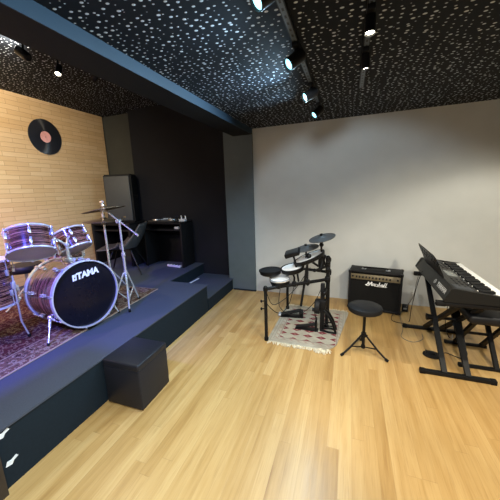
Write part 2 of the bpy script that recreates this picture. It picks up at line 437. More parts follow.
# ------------------------------------------------------------------ acoustic drums
def torus_ring(m, r, h, w, t, n=48, bevel=True):
    """hoop of radius r centred at height h, wall w wide (axial) and t thick"""
    prof = [(r, h-w/2), (r+t, h-w/2+t*.3), (r+t, h+w/2-t*.3), (r, h+w/2), (r-t*.2, h+w/2), (r-t*.2, h-w/2), (r, h-w/2)]
    m.lathe(prof, n)
def make_drum(name, label, cat, c, axis, r, L, nl, hoop_w, front_mat, back_mat, group=None, hoopmat='hoop'):
    q = Vector((0, 0, 1)).rotation_difference(Vector(axis).normalized())
    t = thing(name, label, cat, c, quat=q, group=group)
    MB().lathe([(r-.006, -L/2), (r, -L/2), (r, L/2), (r-.006, L/2), (r-.006, -L/2)], 64).build('shell', MT['shell'], t)
    MB().lathe([(0, L/2+.005), (r-.012, L/2+.005), (r-.001, L/2+.001), (r-.001, L/2-.004), (r-.03, L/2-.004), (0, L/2-.004)], 64).build('top_head' if L < .4 else 'front_head', front_mat, t)
    MB().lathe([(0, -L/2-.005), (r-.012, -L/2-.005), (r-.001, -L/2-.001), (r-.001, -L/2+.004), (0, -L/2+.004)], 64).build('bottom_head' if L < .4 else 'batter_head', back_mat, t)
    for s_ in (1, -1):
        m = MB(); torus_ring(m, r+.001, s_*(L/2+.002), hoop_w, .009); m.build('hoop', MT[hoopmat], t)
    for k in range(nl):
        a = 2*PI*(k+.5)/nl; d = Vector((math.cos(a), math.sin(a), 0))
        R = Matrix((d, Vector((-d.y, d.x, 0)), Vector((0, 0, 1)))).transposed()
        for s_ in (1, -1):
            m = MB(); m.box(d*(r+.010)+Vector((0, 0, s_*L*.23)), (.02, .018, .05), R, .004)
            m.cyl(d*(r+.014)+Vector((0, 0, s_*L*.23)), d*(r+.014)+Vector((0, 0, s_*(L/2+hoop_w*.6))), .0035, n=8)
            m.box(d*(r+.012)+Vector((0, 0, s_*(L/2))), (.016, .016, .02), R, .003)
            m.build('lug', MT['chrome'], t)
    return t
# bass drum
ph = math.radians(-10); BA = Vector((math.cos(ph), math.sin(ph), .05)).normalized()
BR, BL = .281, .44
BC = Vector((-2.080, 1.683, .676)) - BA*(BL/2)
bass = make_drum('bass_drum', 'large bass drum with black front head standing on the Persian rug', 'drum', BC, BA, BR, BL, 8, .038, MT['ebony'], MT['head'])
inv = mat_of(bass).inverted()
def wl(m): return m.xform(inv)
# local frame of the front head: right (image) and up vectors
ex = Vector((0, 0, 1)).cross(BA).normalized(); ey = BA.cross(ex).normalized()
def head_M(u, v, rot):
    c = BC + BA*(BL/2+.0065) + ex*u + ey*v
    X = ex*math.cos(rot)+ey*math.sin(rot); Y = -ex*math.sin(rot)+ey*math.cos(rot)
    M = Matrix((X, Y, BA)).transposed().to_4x4(); M.translation = c
    return inv @ M
LM = head_M(.012, .170, .075)
text_mesh('drum_logo', 'TAMA', .074, MT['logo'], bass, LM @ Matrix.Translation((.02, 0, 0)), shear=.12, bold=.0035, ext=.0006, space=.95)
m = MB()
for (x0, x1, y0, y1) in ((-.112, -.090, .002, .026), (-.112, -.099, -.026, .005), (-.097, -.078, -.026, -.010), (-.087, -.078, -.02, .026)):
    m.prism([(x0+y0*.12, y0), (x1+y0*.12, y0), (x1+y1*.12, y1), (x0+y1*.12, y1)], -.0006, .0006)
m.xform(LM @ Matrix.Translation((.0, 0, 0))); m.build('drum_emblem', MT['logo'], bass, False)
# spurs
def spur(a, foot, tip_r=.009):
    m = MB(); a, foot = Vector(a), Vector(foot)
    m.cyl(a, foot, .008, .006, 10); m.ball(a, .022, 10); m.cyl(a, a+(foot-a)*.35, .012, n=10)
    o = wl(m).build('spur', MT['chrome'], bass)
    wl(MB().cyl(foot-(foot-a).normalized()*.02, foot, .011, .008, 10)).build('spur_tip', MT['rubber'], o)
side = Vector((-BA.y, BA.x, 0)).normalized()   # +Y-ish
fz = ST+.010
spur(BC + BA*.10 - side*.262 - Vector((0, 0, .135)), (-2.155, 1.335, fz))
spur(BC + BA*.10 + side*.262 - Vector((0, 0, .135)), (-2.06, 1.99, fz))
m = MB(); p = BC + BA*.02 + Vector((0, 0, BR))
m.box(p+Vector((0, 0, .012)), (.09, .06, .03), bev=.006); m.cyl(p, p+Vector((0, 0, .15)), .014, n=12)
m.tube([p+Vector((0, 0, .14)), p+Vector((-.01, -.07, .20)), p+Vector((-.02, -.13, .235))], .009)
m.tube([p+Vector((0, 0, .14)), p+Vector((-.02, .03, .19)), p+Vector((-.035, .09, .225))], .009)
m.ball(p+Vector((0, 0, .145)), .022); wl(m).build('tom_mount', MT['chrome'], bass)
# rubber pad under the hoop so that it rests on the rug
m = MB(); q = BC + BA*(BL/2) - Vector((0, 0, BR+.004)); wl(m.bb((q.x-.02, q.y-.04, fz-.002), (q.x+.01, q.y+.04, q.z-.004), bev=.002)).build('hoop_pad', MT['rubber'], bass)
m = MB(); q = BC - BA*(BL/2) - Vector((0, 0, BR+.006)); wl(m.bb((q.x-.02, q.y-.03, fz-.002), (q.x+.02, q.y+.03, q.z+.004), bev=.002)).build('hoop_pad', MT['rubber'], bass)

t1 = make_drum('tom_drum', 'wider of the two mounted toms, tilted over the left of the bass drum', 'drum', (-2.35, 1.470, 1.150), (-.40, .26, .87), .160, .180, 6, .016, MT['head'], MT['clear'], 'mounted rack toms')
t2 = make_drum('tom_drum', 'smaller mounted tom, tilted beside the cymbal stand over the bass drum', 'drum', (-2.385, 1.860, 1.098), (-.46, .02, .87), .135, .17, 6, .016, MT['head'], MT['clear'], 'mounted rack toms')
# floor tom
ft = make_drum('floor_tom', 'floor tom on chrome legs at the left edge, beside the bass drum', 'drum', (-2.70, 1.275, .835), (-.04, 0, 1), .195, .36, 8, .018, MT['head'], MT['clear'])
fi = mat_of(ft).inverted()
for k, a in enumerate((math.radians(28), math.radians(148), math.radians(268))):
    d = Vector((math.cos(a), math.sin(a), 0)); c0 = Vector(ft.location)
    pt = [c0+d*.222+Vector((0, 0, .06)), c0+d*.222+Vector((0, 0, -.33)), c0+d*.26+Vector((0, 0, -.462))]
    MB().tube(pt, .0075, 10).xform(fi).build('leg', MT['chrome'], ft)
    MB().cyl((c0+d*.257)+Vector((0, 0, -.452)), (c0+d*.264)+Vector((0, 0, -.475)), .013, n=10).xform(fi).build('rubber_foot', MT['rubber'], ft)
    MB().box(c0+d*.215+Vector((0, 0, -.02)), (.03, .03, .06), bev=.006).xform(fi).build('leg_bracket', MT['chrome'], ft)
# snare behind
sn = make_drum('snare_drum', 'chrome hooped snare drum in shadow below the smaller mounted tom', 'drum', (-2.80, 2.08, .93), (-.06, 0, 1), .17, .14, 8, .016, MT['head'], MT['clear'])
si = mat_of(sn).inverted(); c0 = Vector(sn.location)
ss = thing('snare_stand', 'chrome snare stand carrying the snare drum behind the bass drum', 'stand', (-2.80, 2.08, fz))
m = MB(); m.cyl((0, 0, .12), (0, 0, .46), .012)
m.build('tube', MT['chrome'], ss)
for k in range(3):
    a = 2*PI*k/3+.4; d = Vector((math.cos(a), math.sin(a), 0))
    MB().tube([(0, 0, .32), d*.20+Vector((0, 0, .02)), d*.22+Vector((0, 0, .006))], .008).build('leg', MT['chrome'], ss)
    MB().tube([(0, 0, .44), d*.178+Vector((0, 0, .482)), d*.186+Vector((0, 0, .50))], .007).build('basket_arm', MT['chrome'], ss)
# throne behind the kit
th = thing('drum_throne', 'round black drum throne in shadow behind the bass drum', 'stool', (-3.12, 1.85, fz))
MB().lathe([(0, .40), (.155, .40), (.165, .415), (.165, .45), (.15, .47), (0, .475)], 32).build('seat', MT['leather'], th)
MB().cyl((0, 0, .12), (0, 0, .40), .015).build('post', MT['chrome'], th)
for k in range(3):
    a = 2*PI*k/3; d = Vector((math.cos(a), math.sin(a), 0))
    MB().tube([(0, 0, .26), d*.2+Vector((0, 0, .02)), d*.22+Vector((0, 0, .008))], .010).build('leg', MT['chrome'], th)
# kick pedal of the acoustic kit (behind the drum)
kp = thing('bass_drum_pedal', 'chrome pedal at the drummer side of the bass drum', 'pedal', (-2.66, 1.79, fz))
MB().box((-.06, 0, .008), (.26, .09, .012), bev=.004).build('base_plate', MT['steel'], kp)
MB().bar((-.18, 0, .02), (.03, 0, .09), .07, .008).build('footboard', MT['steel'], kp)
m = MB(); m.cyl((.04, -.05, .01), (.04, -.05, .2), .007).cyl((.04, .05, .01), (.04, .05, .2), .007).cyl((.04, -.05, .19), (.04, .05, .19), .008); m.build('post', MT['chrome'], kp)
m = MB(); m.cyl((.04, 0, .19), (.02, 0, .33), .004).cyl((0, 0, .33), (.035, 0, .335), .018); m.build('beater', MT['mesh'], kp)

# ------------------------------------------------------------------ cymbal stands
def cymbal(m, r, n=48):
    m.lathe([(0, .030), (.012, .030), (.035, .022), (.045, .012), (r*.5, .006), (r, -.008), (r, -.010), (r*.5, .003), (.045, .009), (.012, .026), (0, .026)], n)
def tripod(t, z0, zc, spread, legs, rl=.009, mat='chrome'):
    for a in legs:
        d = Vector((math.cos(a), math.sin(a), 0))
        m = MB(); m.tube([Vector((0, 0, zc))+d*.02, d*(spread*.55)+Vector((0, 0, zc*.5)), d*(spread-.02)+Vector((0, 0, .02))], rl)
        m.tube([Vector((0, 0, z0))+d*.014, d*(spread*.55)+Vector((0, 0, zc*.5))], rl*.7)
        o = m.build('leg', MT[mat], t)
        MB().tube([d*(spread-.03)+Vector((0, 0, .026)), d*spread+Vector((0, 0, .010))], .013).build('rubber_foot', MT['rubber'], o)
bs = thing('cymbal_boom_stand', 'chrome tripod boom stand at the right rug edge holding a tilted crash cymbal', 'cymbal stand', (-2.10, 2.175, fz))
tripod(bs, .08, .36, .19, [math.radians(x) for x in (-120, -48, 98)])
MB().cyl((0, 0, .06), (0, 0, .55), .013).build('lower_tube', MT['chrome'], bs)
MB().cyl((0, 0, .50), (0, 0, .875), .0095).build('upper_tube', MT['chrome'], bs)
m = MB(); m.cyl((0, 0, .53), (0, 0, .57), .019); m.tube([(0, 0, .55), (.03, -.015, .55)], .007); m.build('clamp', MT['chrome'], bs); MB().cyl((0, 0, .34), (0, 0, .38), .018).build('collar', MT['chrome'], bs)
m = MB(); m.cyl((-.012, -.02, .885), (-.012, .02, .885), .02); m.build('tilter', MT['chrome'], bs)
bd = (Vector((-1.90, 2.19, 1.112)) - Vector((-2.10, 2.20, 1.237))).normalized(); bo = Vector((0, 0, .885))
MB().cyl(bo+bd*.235, bo-bd*.225, .008).build('boom_arm', MT['chrome'], bs)
MB().cyl(bo+bd*.225, bo+bd*.262, .011).build('arm_cap', MT['chrome'], bs)
cyc = Vector((-.180, .0, 1.006)); ca = Vector((-.16, -.02, .98)).normalized()
m = MB(); cymbal(m, .205); m.xform(Matrix.Translation(cyc) @ Vector((0, 0, 1)).rotation_difference(ca).to_matrix().to_4x4()); m.build('crash_cymbal', MT['bronze'], bs)
m = MB(); m.cyl(bo-bd*.22, cyc+ca*.085, .006); m.cyl(cyc+ca*.03, cyc+ca*.05, .016); m.box(cyc+ca*.07, (.05, .012, .02), bev=.005); m.cyl(cyc-ca*.03, cyc+ca*.0, .018); m.build('wing_nut', MT['chrome'], bs)
# hi-hat
hh = thing('hi_hat_stand', 'chrome stand with a flat pair of hi-hat cymbals below the crash cymbal', 'cymbal stand', (-2.475, 2.34, fz))
tripod(hh, .08, .30, .24, [math.radians(x) for x in (80, 200, 320)])
MB().cyl((0, 0, .05), (0, 0, .855), .011).build('tube', MT['chrome'], hh)
MB().cyl((0, 0, .8), (0, 0, 1.08), .004).build('pull_rod', MT['chrome'], hh)
m = MB(); cymbal(m, .205); m.xform(Matrix.Translation((0, 0, .878))); m.build('top_cymbal', MT['bronze'], hh)
m = MB(); cymbal(m, .205); m.xform(Matrix.Translation((0, 0, .856)) @ Matrix.Rotation(PI, 4, 'X')); m.build('bottom_cymbal', MT['bronze'], hh)
m = MB(); m.cyl((0, 0, .905), (0, 0, .95), .015); m.tube([(0, 0, .93), (.035, -.02, .935)], .007); m.build('clutch', MT['chrome'], hh)
MB().bar((-.22, -.02, .02), (.0, 0, .075), .07, .010).build('footboard', MT['steel'], hh)

# ------------------------------------------------------------------ back of the stage
tb = thing('side_table', 'black panel-leg table under the loudspeaker in the stage corner', 'table', (-3.60, 3.78, ST))
MB().bb((-.40, -.27, .665), (.40, .27, .70), bev=.003).build('tabletop', MT['darkwood'], tb)
MB().bb((-.40, -.27, 0), (-.36, .25, .665), bev=.002).build('side_panel', MT['edge'], tb)
MB().bb((.36, -.27, 0), (.40, .25, .665), bev=.002).build('side_panel', MT['edge'], tb)
MB().bb((-.36, -.26, .57), (.36, .24, .59), bev=.002).build('shelf', MT['edge'], tb)
MB().bb((-.36, .22, .25), (.36, .24, .57), bev=.002).build('back_panel', MT['darkwood'], tb)

sp = thing('loudspeaker', 'tall dark grey loudspeaker on the table beside the brick wall', 'loudspeaker', (-3.525, 3.815, ST+.70), math.radians(16))
m = MB(); m.prism([(-.235, -.17), (.235, -.17), (.19, .15), (-.19, .15)], 0, .77); bmesh.ops.bevel(m.bm, geom=list(m.bm.edges), offset=.018, segments=3, affect='EDGES'); m.build('cabinet', MT['cab'], sp)
m = MB(); m.box((0, -.176, .385), (.424, .022, .715), bev=.010, seg=3); m.build('grille', MT['grille'], sp)
MB().box((.07, -.188, .09), (.045, .004, .018), bev=.0015).build('badge', MT['gold'], sp)
for s_ in (-1, 1): MB().box((s_*.208, .02, .42), (.03, .12, .05), bev=.01).build('handle', MT['black'], sp)

dk = thing('dj_desk', 'black open-fronted desk with a shelf against the black stage wall', 'desk', (-2.685, 3.805, ST))
MB().bb((-.35, -.175, .675), (.35, .17, .70), bev=.002).build('desktop', MT['darkwood'], dk)
for s_ in (-1, 1): MB().bb((s_*.35, -.175, 0), (s_*.322, .17, .675), bev=.002).build('side_panel', MT['edge'], dk)
MB().bb((-.322, -.170, .575), (.322, .15, .595), bev=.002).build('shelf', MT['edge'], dk)
MB().bb((-.322, .14, .0), (.322, .155, .675), bev=.002).build('back_panel', MT['darkwood'], dk)
dj = thing('dj_controller', 'slim grey DJ controller lying on the desk by the black wall', 'controller', (-2.715, 3.77, ST+.70), math.radians(4))
MB().box((0, 0, .018), (.46, .24, .032), bev=.006).build('body', MT['panel'], dj)
for s_ in (-1, 1):
    w = MB().lathe([(0, .05), (.04, .05), (.072, .047), (.078, .036), (.078, .034), (0, .034)], 32, (s_*.14, 0, 0)).build('jog_wheel', MT['steel'], dj)
for k in range(3): MB().box((-.03+k*.03, -.02, .039), (.008, .05, .012), bev=.002).build('fader', MT['paper'], dj)
for k in range(6): MB().cyl((-.05+(k % 3)*.05, .06+(k//3)*.035, .034), (-.05+(k % 3)*.05, .06+(k//3)*.035, .05), .009, n=10).build('knob', MT['paper'], dj)
mx = thing('small_gadget', 'small pale gadget with two upright arms on the desk end', 'gadget', (-2.41, 3.83, ST+.70))
MB().box((-.01, 0, .02), (.11, .07, .04), bev=.008).build('body', MT['paper'], mx)
for s_ in (-.04, .05): MB().tube([(s_*.8, 0, .035), (s_*.8+.003, 0, .07), (s_*.8-.003, -.008, .090)], .008).build('upright', MT['logo'], mx)
sb = MB().box((0, 0, .018), (.07, .06, .036), bev=.008).build('shelf_box', MT['paper']); sb.location = (-2.46, 3.72, ST+.595); tag(sb, 'small pale box on the shelf inside the DJ desk', 'box')
pb = thing('power_strip', 'pale power strip on the stage floor under the DJ desk', 'power strip', (-2.53, 3.66, ST), math.radians(-8))
MB().box((0, 0, .018), (.26, .055, .036), bev=.008).build('body', MT['paper'], pb)
for k in range(4): MB().cyl((-.09+k*.06, 0, .034), (-.09+k*.06, 0, .0385), .018, n=16).build('socket', MT['black'], pb)

# tub chair
ch = thing('tub_chair', 'dark grey plastic shell chair with splayed legs facing the side table', 'chair', (-3.10, 3.24, ST), math.radians(208)); ch.scale = (1.15, 1.15, .93)
m = MB(); NU, NV = 24, 14; grid = []
for j in range(NV+1):
    v = j/NV; row = []
    for i in range(NU+1):
        u = i/NU*2-1
        # profile from front lip (v=0) over the seat to the top of the back (v=1)
        if v < .5:
            t = v/.5; x = .27-.44*t; z = .43-.035*math.sin(t*PI*.9)-(.012 if t < .08 else 0); hw = .225+.02*t
            side = .16*max(0, t-.15)**1.1
        else:
            t = (v-.5)/.5; x = -.17-.14*t-.02*math.sin(t*PI); z = .42+.37*t; hw = .245-.05*t*t; side = .0
        curl = abs(u)**3
        zz = z + (curl*side*1.1 if v < .5 else 0); 
        xx = x + (curl*.15*(1-((v-.5)/.5)*.75) if v >= .5 else curl*.15*max(0, (v-.25)/.25)*1.0)
        row.append(m.bm.verts.new((xx, u*hw, zz)))
    grid.append(row)
for j in range(NV):
    for i in range(NU): m.bm.faces.new((grid[j][i], grid[j][i+1], grid[j+1][i+1], grid[j+1][i]))
o = m.build('shell', MT['chair'], ch); md = o.modifiers.new('thick', 'SOLIDIFY'); md.thickness = .012
for sx, sy in ((1, 1), (1, -1), (-1, 1), (-1, -1)):
    MB().cyl((sx*.10-.0, sy*.10, .40), (sx*.235-.0, sy*.225, .005), .013, .009, 12).build('leg', MT['black'], ch)
m = MB(); m.bar((-.11, -.11, .385), (.11, .11, .385), .02, .015).bar((-.11, .11, .385), (.11, -.11, .385), .02, .015); m.build('under_frame', MT['black'], ch)

# record on the brick wall
rc = thing('vinyl_record', 'large black vinyl record with pink label hung on the brick wall', 'record', (XL, 3.0, 2.34), quat=Vector((0, 0, 1)).rotation_difference(Vector((1, 0, 0))))
MB().lathe([(0, .0), (.232, 0), (.24, .003), (.24, .007), (.232, .009), (.078, .009), (.078, .008), (0, .008)], 72).build('disc', MT['vinyl'], rc)
MB().lathe([(.007, .011), (.076, .011), (.076, .008), (.007, .008), (.007, .011)], 40).build('record_label', MT['pink'], rc)

# ------------------------------------------------------------------ electronic drum kit
er = (.375, .465)
m = MB(); pts = []
cr = .07
for cxs, cys, a0 in ((1, 1, 0), (-1, 1, 90), (-1, -1, 180), (1, -1, 270)):
    for k in range(7):
        a = math.radians(a0+k*15); q = .15 if (cxs, cys) == (1, -1) else .035; pts.append((cxs*(er[0]-q)+q*math.cos(a), cys*(er[1]-q)+q*math.sin(a)))
pts = [(x+(.115*min(0, (y-.3)/.8)*(x+.375)/.75), y) for x, y in pts]
m.prism(pts, 0, .009)
e_rug = m.build('cream_rug', cream_rug_mat(*er)); e_rug.location = (-.335, 2.975, 0); e_rug.rotation_euler = (0, 0, math.radians(-1))
tag(e_rug, 'cream rug with dark red motifs under the electronic drum kit', 'rug')
m = MB(); random.seed(3)
for ysgn in (-1, 1):
    for k in range(90):
        x = -.35+(.70 if ysgn > 0 else .55)*k/89; a = random.uniform(-.5, .5); ln = random.uniform(.03, .055)
        m.tube([(x, ysgn*(.463), .006), (x+a*ln*.5, ysgn*(.465+ln*.5), .007), (x+a*ln, ysgn*(.465+ln), .004)], .003, 5)
for (bx, by, br) in ((.15, -.50, .026), (.18, -.515, .022), (.12, -.51, .018), (.215, -.49, .02), (-.05, -.50, .012)):
    for k in range(14):
        a = random.uniform(0, 2*PI); p = Vector((bx, by, .012)); d = Vector((math.cos(a), math.sin(a), 0))
        m.tube([p, p+d*br*.7+Vector((0, 0, .012)), p+d*br*1.6-Vector((0, 0, .006))], .0035, 5)
fr = m.build('fringe', MT['fringe'], e_rug, label='cream knotted fringe'); fr['kind'] = 'stuff'

kit = thing('electronic_drum_kit', 'black electronic drum kit with white mesh pads on a tubular rack by the wall', 'drum kit', (-.45, 2.9, 0))
KI = mat_of(kit).inverted()
def kb(m, name, mat, parent=None, label=None):
    m.xform(KI); return m.build(name, MT[mat], parent or kit, label=label)
RZ = .555
def post(x, y, z, r=.0165):
    b0 = .0095 if x > -.70 else 0.0
    o = kb(MB().cyl((x, y, b0+.012), (x, y, z), r), 'rack_post', 'matte')
    kb(MB().cyl((x, y, b0), (x, y, b0+.032), r+.005), 'rubber_foot', 'rubber', o)
    kb(MB().cyl((x, y, z-.02), (x, y, z+.014), r+.007).ball((x, y, z+.014), r+.004), 'clamp', 'black', o)
post(-.725, 2.53, RZ-.01)
for z in (.34, .42): kb(MB().cyl((-.735, 2.525, z), (-.765, 2.52, z), .006).ball((-.768, 2.52, z-.002), .013, sc=(.8, .7, 1.3)), 'wing_screw', 'black')
post(-.67, 3.33, RZ); post(-.175, 2.95, .775); post(-.18, 3.22, .70)
def rod(a, b, name='rack_bar', r=.0165): return kb(MB().cyl(a, b, r), name, 'matte')
rod((-.725, 2.53, RZ-.01), (-.175, 2.95, RZ)); rod((-.67, 3.33, RZ), (-.18, 3.22, RZ)); rod((-.175, 2.95, RZ), (-.18, 3.22, RZ)); rod((-.175, 2.95, .68), (-.18, 3.22, .66))
def clampbox(p, s=.045):
    kb(MB().box(p, (s, s, s*1.1), bev=.008).cyl((p[0], p[1], p[2]), (p[0], p[1]-.04, p[2]), .008), 'clamp', 'black')
clampbox((-.62, 2.61, RZ)); clampbox((-.48, 2.717, RZ)); clampbox((-.36, 2.81, RZ)); clampbox((-.175, 2.95, .66)); clampbox((-.175, 2.95, RZ), .055); clampbox((-.18, 3.22, RZ), .055); clampbox((-.175, 2.95, .74))
def padM(c, ax): return Matrix.Translation(c) @ Vector((0, 0, 1)).rotation_difference(Vector(ax).normalized()).to_matrix().to_4x4()
def pad(c, ax, r, h, head, rimmat, label=None, name='drum_pad'):
    M = padM(c, ax)
    o = kb(MB().lathe([(0, -h), (r*.8, -h), (r*.97, -h*.7), (r, -.004), (r, .0), (r*.9, .002), (0, .002)], 40).xform(M), name, 'black', label=label)
    kb(MB().lathe([(0, .006), (r*.88, .006), (r*.9, .001), (0, .001)], 40).xform(M), 'pad_head', head, o)
    m = MB(); torus_ring(m, r*.95, .002, .018, .012, 40); kb(m.xform(M), 'rim', rimmat, o)
    return o
pad((-.735, 2.76, .668), (-.05, -.02, 1), .112, .045, 'pad', 'black', 'round black rubber pad')
pad((-.62, 2.70, .598), (-.06, -.03, 1), .098, .055, 'mesh', 'chrome', 'white mesh pad with chrome rim')
pad((-.515, 2.80, .700), (-.16, -.12, 1), .118, .045, 'mesh', 'black', 'white mesh pad with black rim')
pad((-.36, 2.88, .800), (-.40, -.05, .92), .165, .036, 'mesh', 'black', 'large tilted white mesh pad')
def ecym(c, ax, r):
    M = padM(c, ax)
    o = kb(MB().lathe([(0, .018), (.03, .016), (.045, .006), (r*.55, .004), (r, -.006), (r, -.012), (r*.5, -.010), (0, -.010)], 40).xform(M), 'cymbal_pad', 'cymbalpad')
    kb(MB().cyl((0, 0, .014), (0, 0, .035), .013).xform(M), 'wing_nut', 'black', o)
    return o
ecym((-.385, 2.86, .905), (-.20, -.10, 1), .125); ecym((-.232, 2.84, 1.016), (-.23, -.16, 1), .128)
# arms
kb(MB().tube([(-.735, 2.76, .63), (-.725, 2.72, .57), (-.66, 2.585, RZ)], .010), 'pad_arm', 'matte')
kb(MB().tube([(-.62, 2.70, .55), (-.60, 2.68, .53), (-.57, 2.65, RZ)], .010), 'pad_arm', 'matte')
kb(MB().tube([(-.515, 2.80, .66), (-.49, 2.79, .60), (-.48, 2.717, RZ)], .010), 'pad_arm', 'matte')
kb(MB().tube([(-.34, 2.88, .76), (-.27, 2.92, .70), (-.175, 2.95, .68)], .012), 'pad_arm', 'matte')
kb(MB().tube([(-.385, 2.86, .90), (-.385, 2.87, .80), (-.37, 2.86, .70), (-.36, 2.81, RZ-.04)], .010), 'cymbal_arm', 'matte')
kb(MB().tube([(-.232, 2.84, 1.01), (-.238, 2.86, .93), (-.235, 2.89, .84), (-.19, 2.94, .68)], .010), 'cymbal_arm', 'matte')
kb(MB().cyl((-.238, 2.86, .945), (-.236, 2.872, .985), .016).ball((-.236, 2.86, .935), .022), 'tilter', 'black')
kb(MB().ball((-.35, 2.80, .83), .028, sc=(.9, .7, 1)).cyl((-.35, 2.80, .83), (-.37, 2.86, .78), .010), 'wing_knob', 'black')
kb(MB().cyl((-.355, 2.81, .82), (-.42, 2.78, .30), .012), 'support_tube', 'matte')
m = MB(); m.box((0, 0, 0), (.15, .115, .045), bev=.01); M = padM((-.505, 2.76, .862), (-.35, -.25, 1)); o = kb(m.xform(M), 'sound_module', 'black')
kb(MB().box((0, .0, .0235), (.13, .095, .003), bev=.001).xform(M), 'control_panel', 'panel', o)
kb(MB().tube([(-.50, 2.77, .84), (-.48, 2.80, .75), (-.44, 2.75, .57)], .010), 'module_arm', 'matte')
kb(MB().box((-.24, 2.93, .76), (.06, .05, .12), bev=.012).cyl((-.25, 2.9, .66), (-.21, 2.94, .82), .02), 'tom_clamp', 'black')
kb(MB().cyl((-.20, 2.89, .70), (-.30, 2.89, .66), .012).ball((-.30, 2.89, .66), .02), 'wing_knob', 'black')
for pts in ([(-.73, 2.52, .52), (-.70, 2.50, .40), (-.60, 2.55, .30), (-.52, 2.62, .36), (-.48, 2.70, .53)],
            [(-.60, 2.62, .53), (-.60, 2.60, .34), (-.45, 2.66, .25), (-.30, 2.80, .33), (-.22, 2.90, .50)],
            [(-.72, 2.55, .50), (-.66, 2.60, .36), (-.50, 2.75, .46), (-.34, 2.85, .70)]):
    P = [Vector(p) for p in pts]; sm = []
    for i in range(len(P)-1):
        p0, p1, p2, p3 = P[max(i-1, 0)], P[i], P[i+1], P[min(i+2, len(P)-1)]
        for k in range(8):
            t = k/8; sm.append(.5*((2*p1)+(-p0+p2)*t+(2*p0-5*p1+4*p2-p3)*t*t+(-p0+3*p1-3*p2+p3)*t**3))
    sm.append(P[-1]); kb(MB().tube(sm, .0035, 6), 'pad_cable', 'cable')

kt = thing('kick_tower', 'black kick drum tower with curved foot standing at the rack centre on the cream rug', 'drum pad', (-.215, 2.875, .009))
MB().bar((0, 0, .0), (0, 0, .52), .042, .05, up=(0, 1, 0), bev=.006).build('tower', MT['black'], kt)
MB().lathe([(0, .0), (.075, 0), (.08, .01), (.08, .04), (.07, .05), (0, .05)], 32, (-.025, 0, .27), (-1, 0, 0)).build('kick_pad', MT['pad'], kt)
for sy in (-.045, .045):
    m = MB(); m.tube([(.015, sy*.5, .24), (.06, sy*.9, .20), (.105, sy, .12), (.135, sy, .03), (.140, sy, .012)], .012)
    m.tube([(.0, sy*.6, .02), (.07, sy, .014), (.140, sy, .012)], .011); m.tube([(.02, sy*.6, .10), (.07, sy*.9, .08), (.118, sy, .085)], .008); m.build('foot', MT['black'], kt)
m = MB(); m.box((.0, 0, .30), (.075, .07, .10), bev=.012); m.build('tower_clamp', MT['black'], kt)
MB().cyl((.02, -.05, .44), (.02, .05, .44), .022).ball((.02, -.055, .44), .024).build('wing_screw', MT['black'], kt)

kd = thing('kick_pedal', 'black kick pedal lying flat on the cream rug left of the kick tower', 'pedal', (-.35, 2.86, .009))
MB().box((-.02, 0, .006), (.24, .07, .010), bev=.003).build('base_plate', MT['matte'], kd)
MB().bar((-.13, 0, .016), (.085, 0, .075), .06, .010).build('footboard', MT['black'], kd)
m = MB(); m.cyl((.075, -.04, .005), (.075, -.04, .13), .007).cyl((.075, .04, .005), (.075, .04, .13), .007).cyl((.075, -.04, .125), (.075, .04, .125), .008); m.build('post', MT['matte'], kd)
m = MB(); m.cyl((.075, 0, .125), (.05, 0, .24), .004).cyl((.06, 0, .235), (.035, 0, .235), .018); m.build('beater', MT['black'], kd)
hp = thing('hi_hat_pedal', 'black hi-hat control pedal with pale toe tip at the back of the cream rug', 'pedal', (-.60, 3.12, .009), math.radians(8))
MB().box((.02, 0, .008), (.26, .08, .014), bev=.004).build('base_plate', MT['matte'], hp)
MB().bar((-.11, 0, .02), (.13, 0, .085), .075, .012).build('footboard', MT['black'], hp)
MB().box((.13, 0, .045), (.05, .085, .08), bev=.012).build('housing', MT['black'], hp)
MB().box((-.118, 0, .024), (.03, .078, .02), bev=.006).build('toe_tip', MT['paper'], hp, label='pale toe tip')

# ------------------------------------------------------------------ amplifier
am = thing('guitar_amplifier', 'black guitar amplifier with gold control panel on the floor against the wall', 'amplifier', (.337, 3.655, 0), math.radians(-9))
AW, AD, AH = .575, .245, .495
m = MB()
m.bb((-AW/2, -AD/2, .015), (-AW/2+.022, AD/2, AH), bev=.007).bb((AW/2-.022, -AD/2, .015), (AW/2, AD/2, AH), bev=.007)
m.bb((-AW/2+.005, -AD/2, AH-.022), (AW/2-.005, AD/2, AH), bev=.007).bb((-AW/2+.005, -AD/2, .015), (AW/2-.005, AD/2, .04), bev=.007)
m.bb((-AW/2+.01, -.06, .03), (AW/2-.01, AD/2-.008, AH-.01))
m.build('cabinet', MT['cab'], am)
MB().bb((-AW/2+.02, -AD/2+.02, .038), (AW/2-.02, -AD/2+.03, .380)).build('grille_cloth', MT['rubber'], am)
for (a, b_) in (((-AW/2+.021, .04), (AW/2-.021, .047)), ((-AW/2+.021, .375), (AW/2-.021, .382))): MB().bb((a[0], -AD/2+.012, a[1]), (b_[0], -AD/2+.022, b_[1]), bev=.002).build('piping', MT['matte'], am)
pn = MB().box((0, -AD/2+.024, .419), (AW-.046, .012, .066), Matrix.Rotation(math.radians(-14), 3, 'X'), .002).build('control_panel', MT['gold'], am, label='gold control panel')
for k in range(11):
    x = -.20+k*.036; MB().cyl((x, -AD/2+.020, .421), (x, -AD/2+.000, .416), .009, .008, 14).build('knob', MT['edge'], pn)
for x in (-.243, .238): MB().cyl((x, -AD/2+.020, .421), (x, -AD/2+.008, .419), .010, n=12).build('jack', MT['black'], pn)
m = MB(); m.tube([(-.13, -.02, AH-.004), (-.125, -.02, AH+.018), (-.10, -.02, AH+.026), (.10, -.02, AH+.026), (.125, -.02, AH+.018), (.13, -.02, AH-.004)], .010); m.build('handle', MT['rubber'], am)
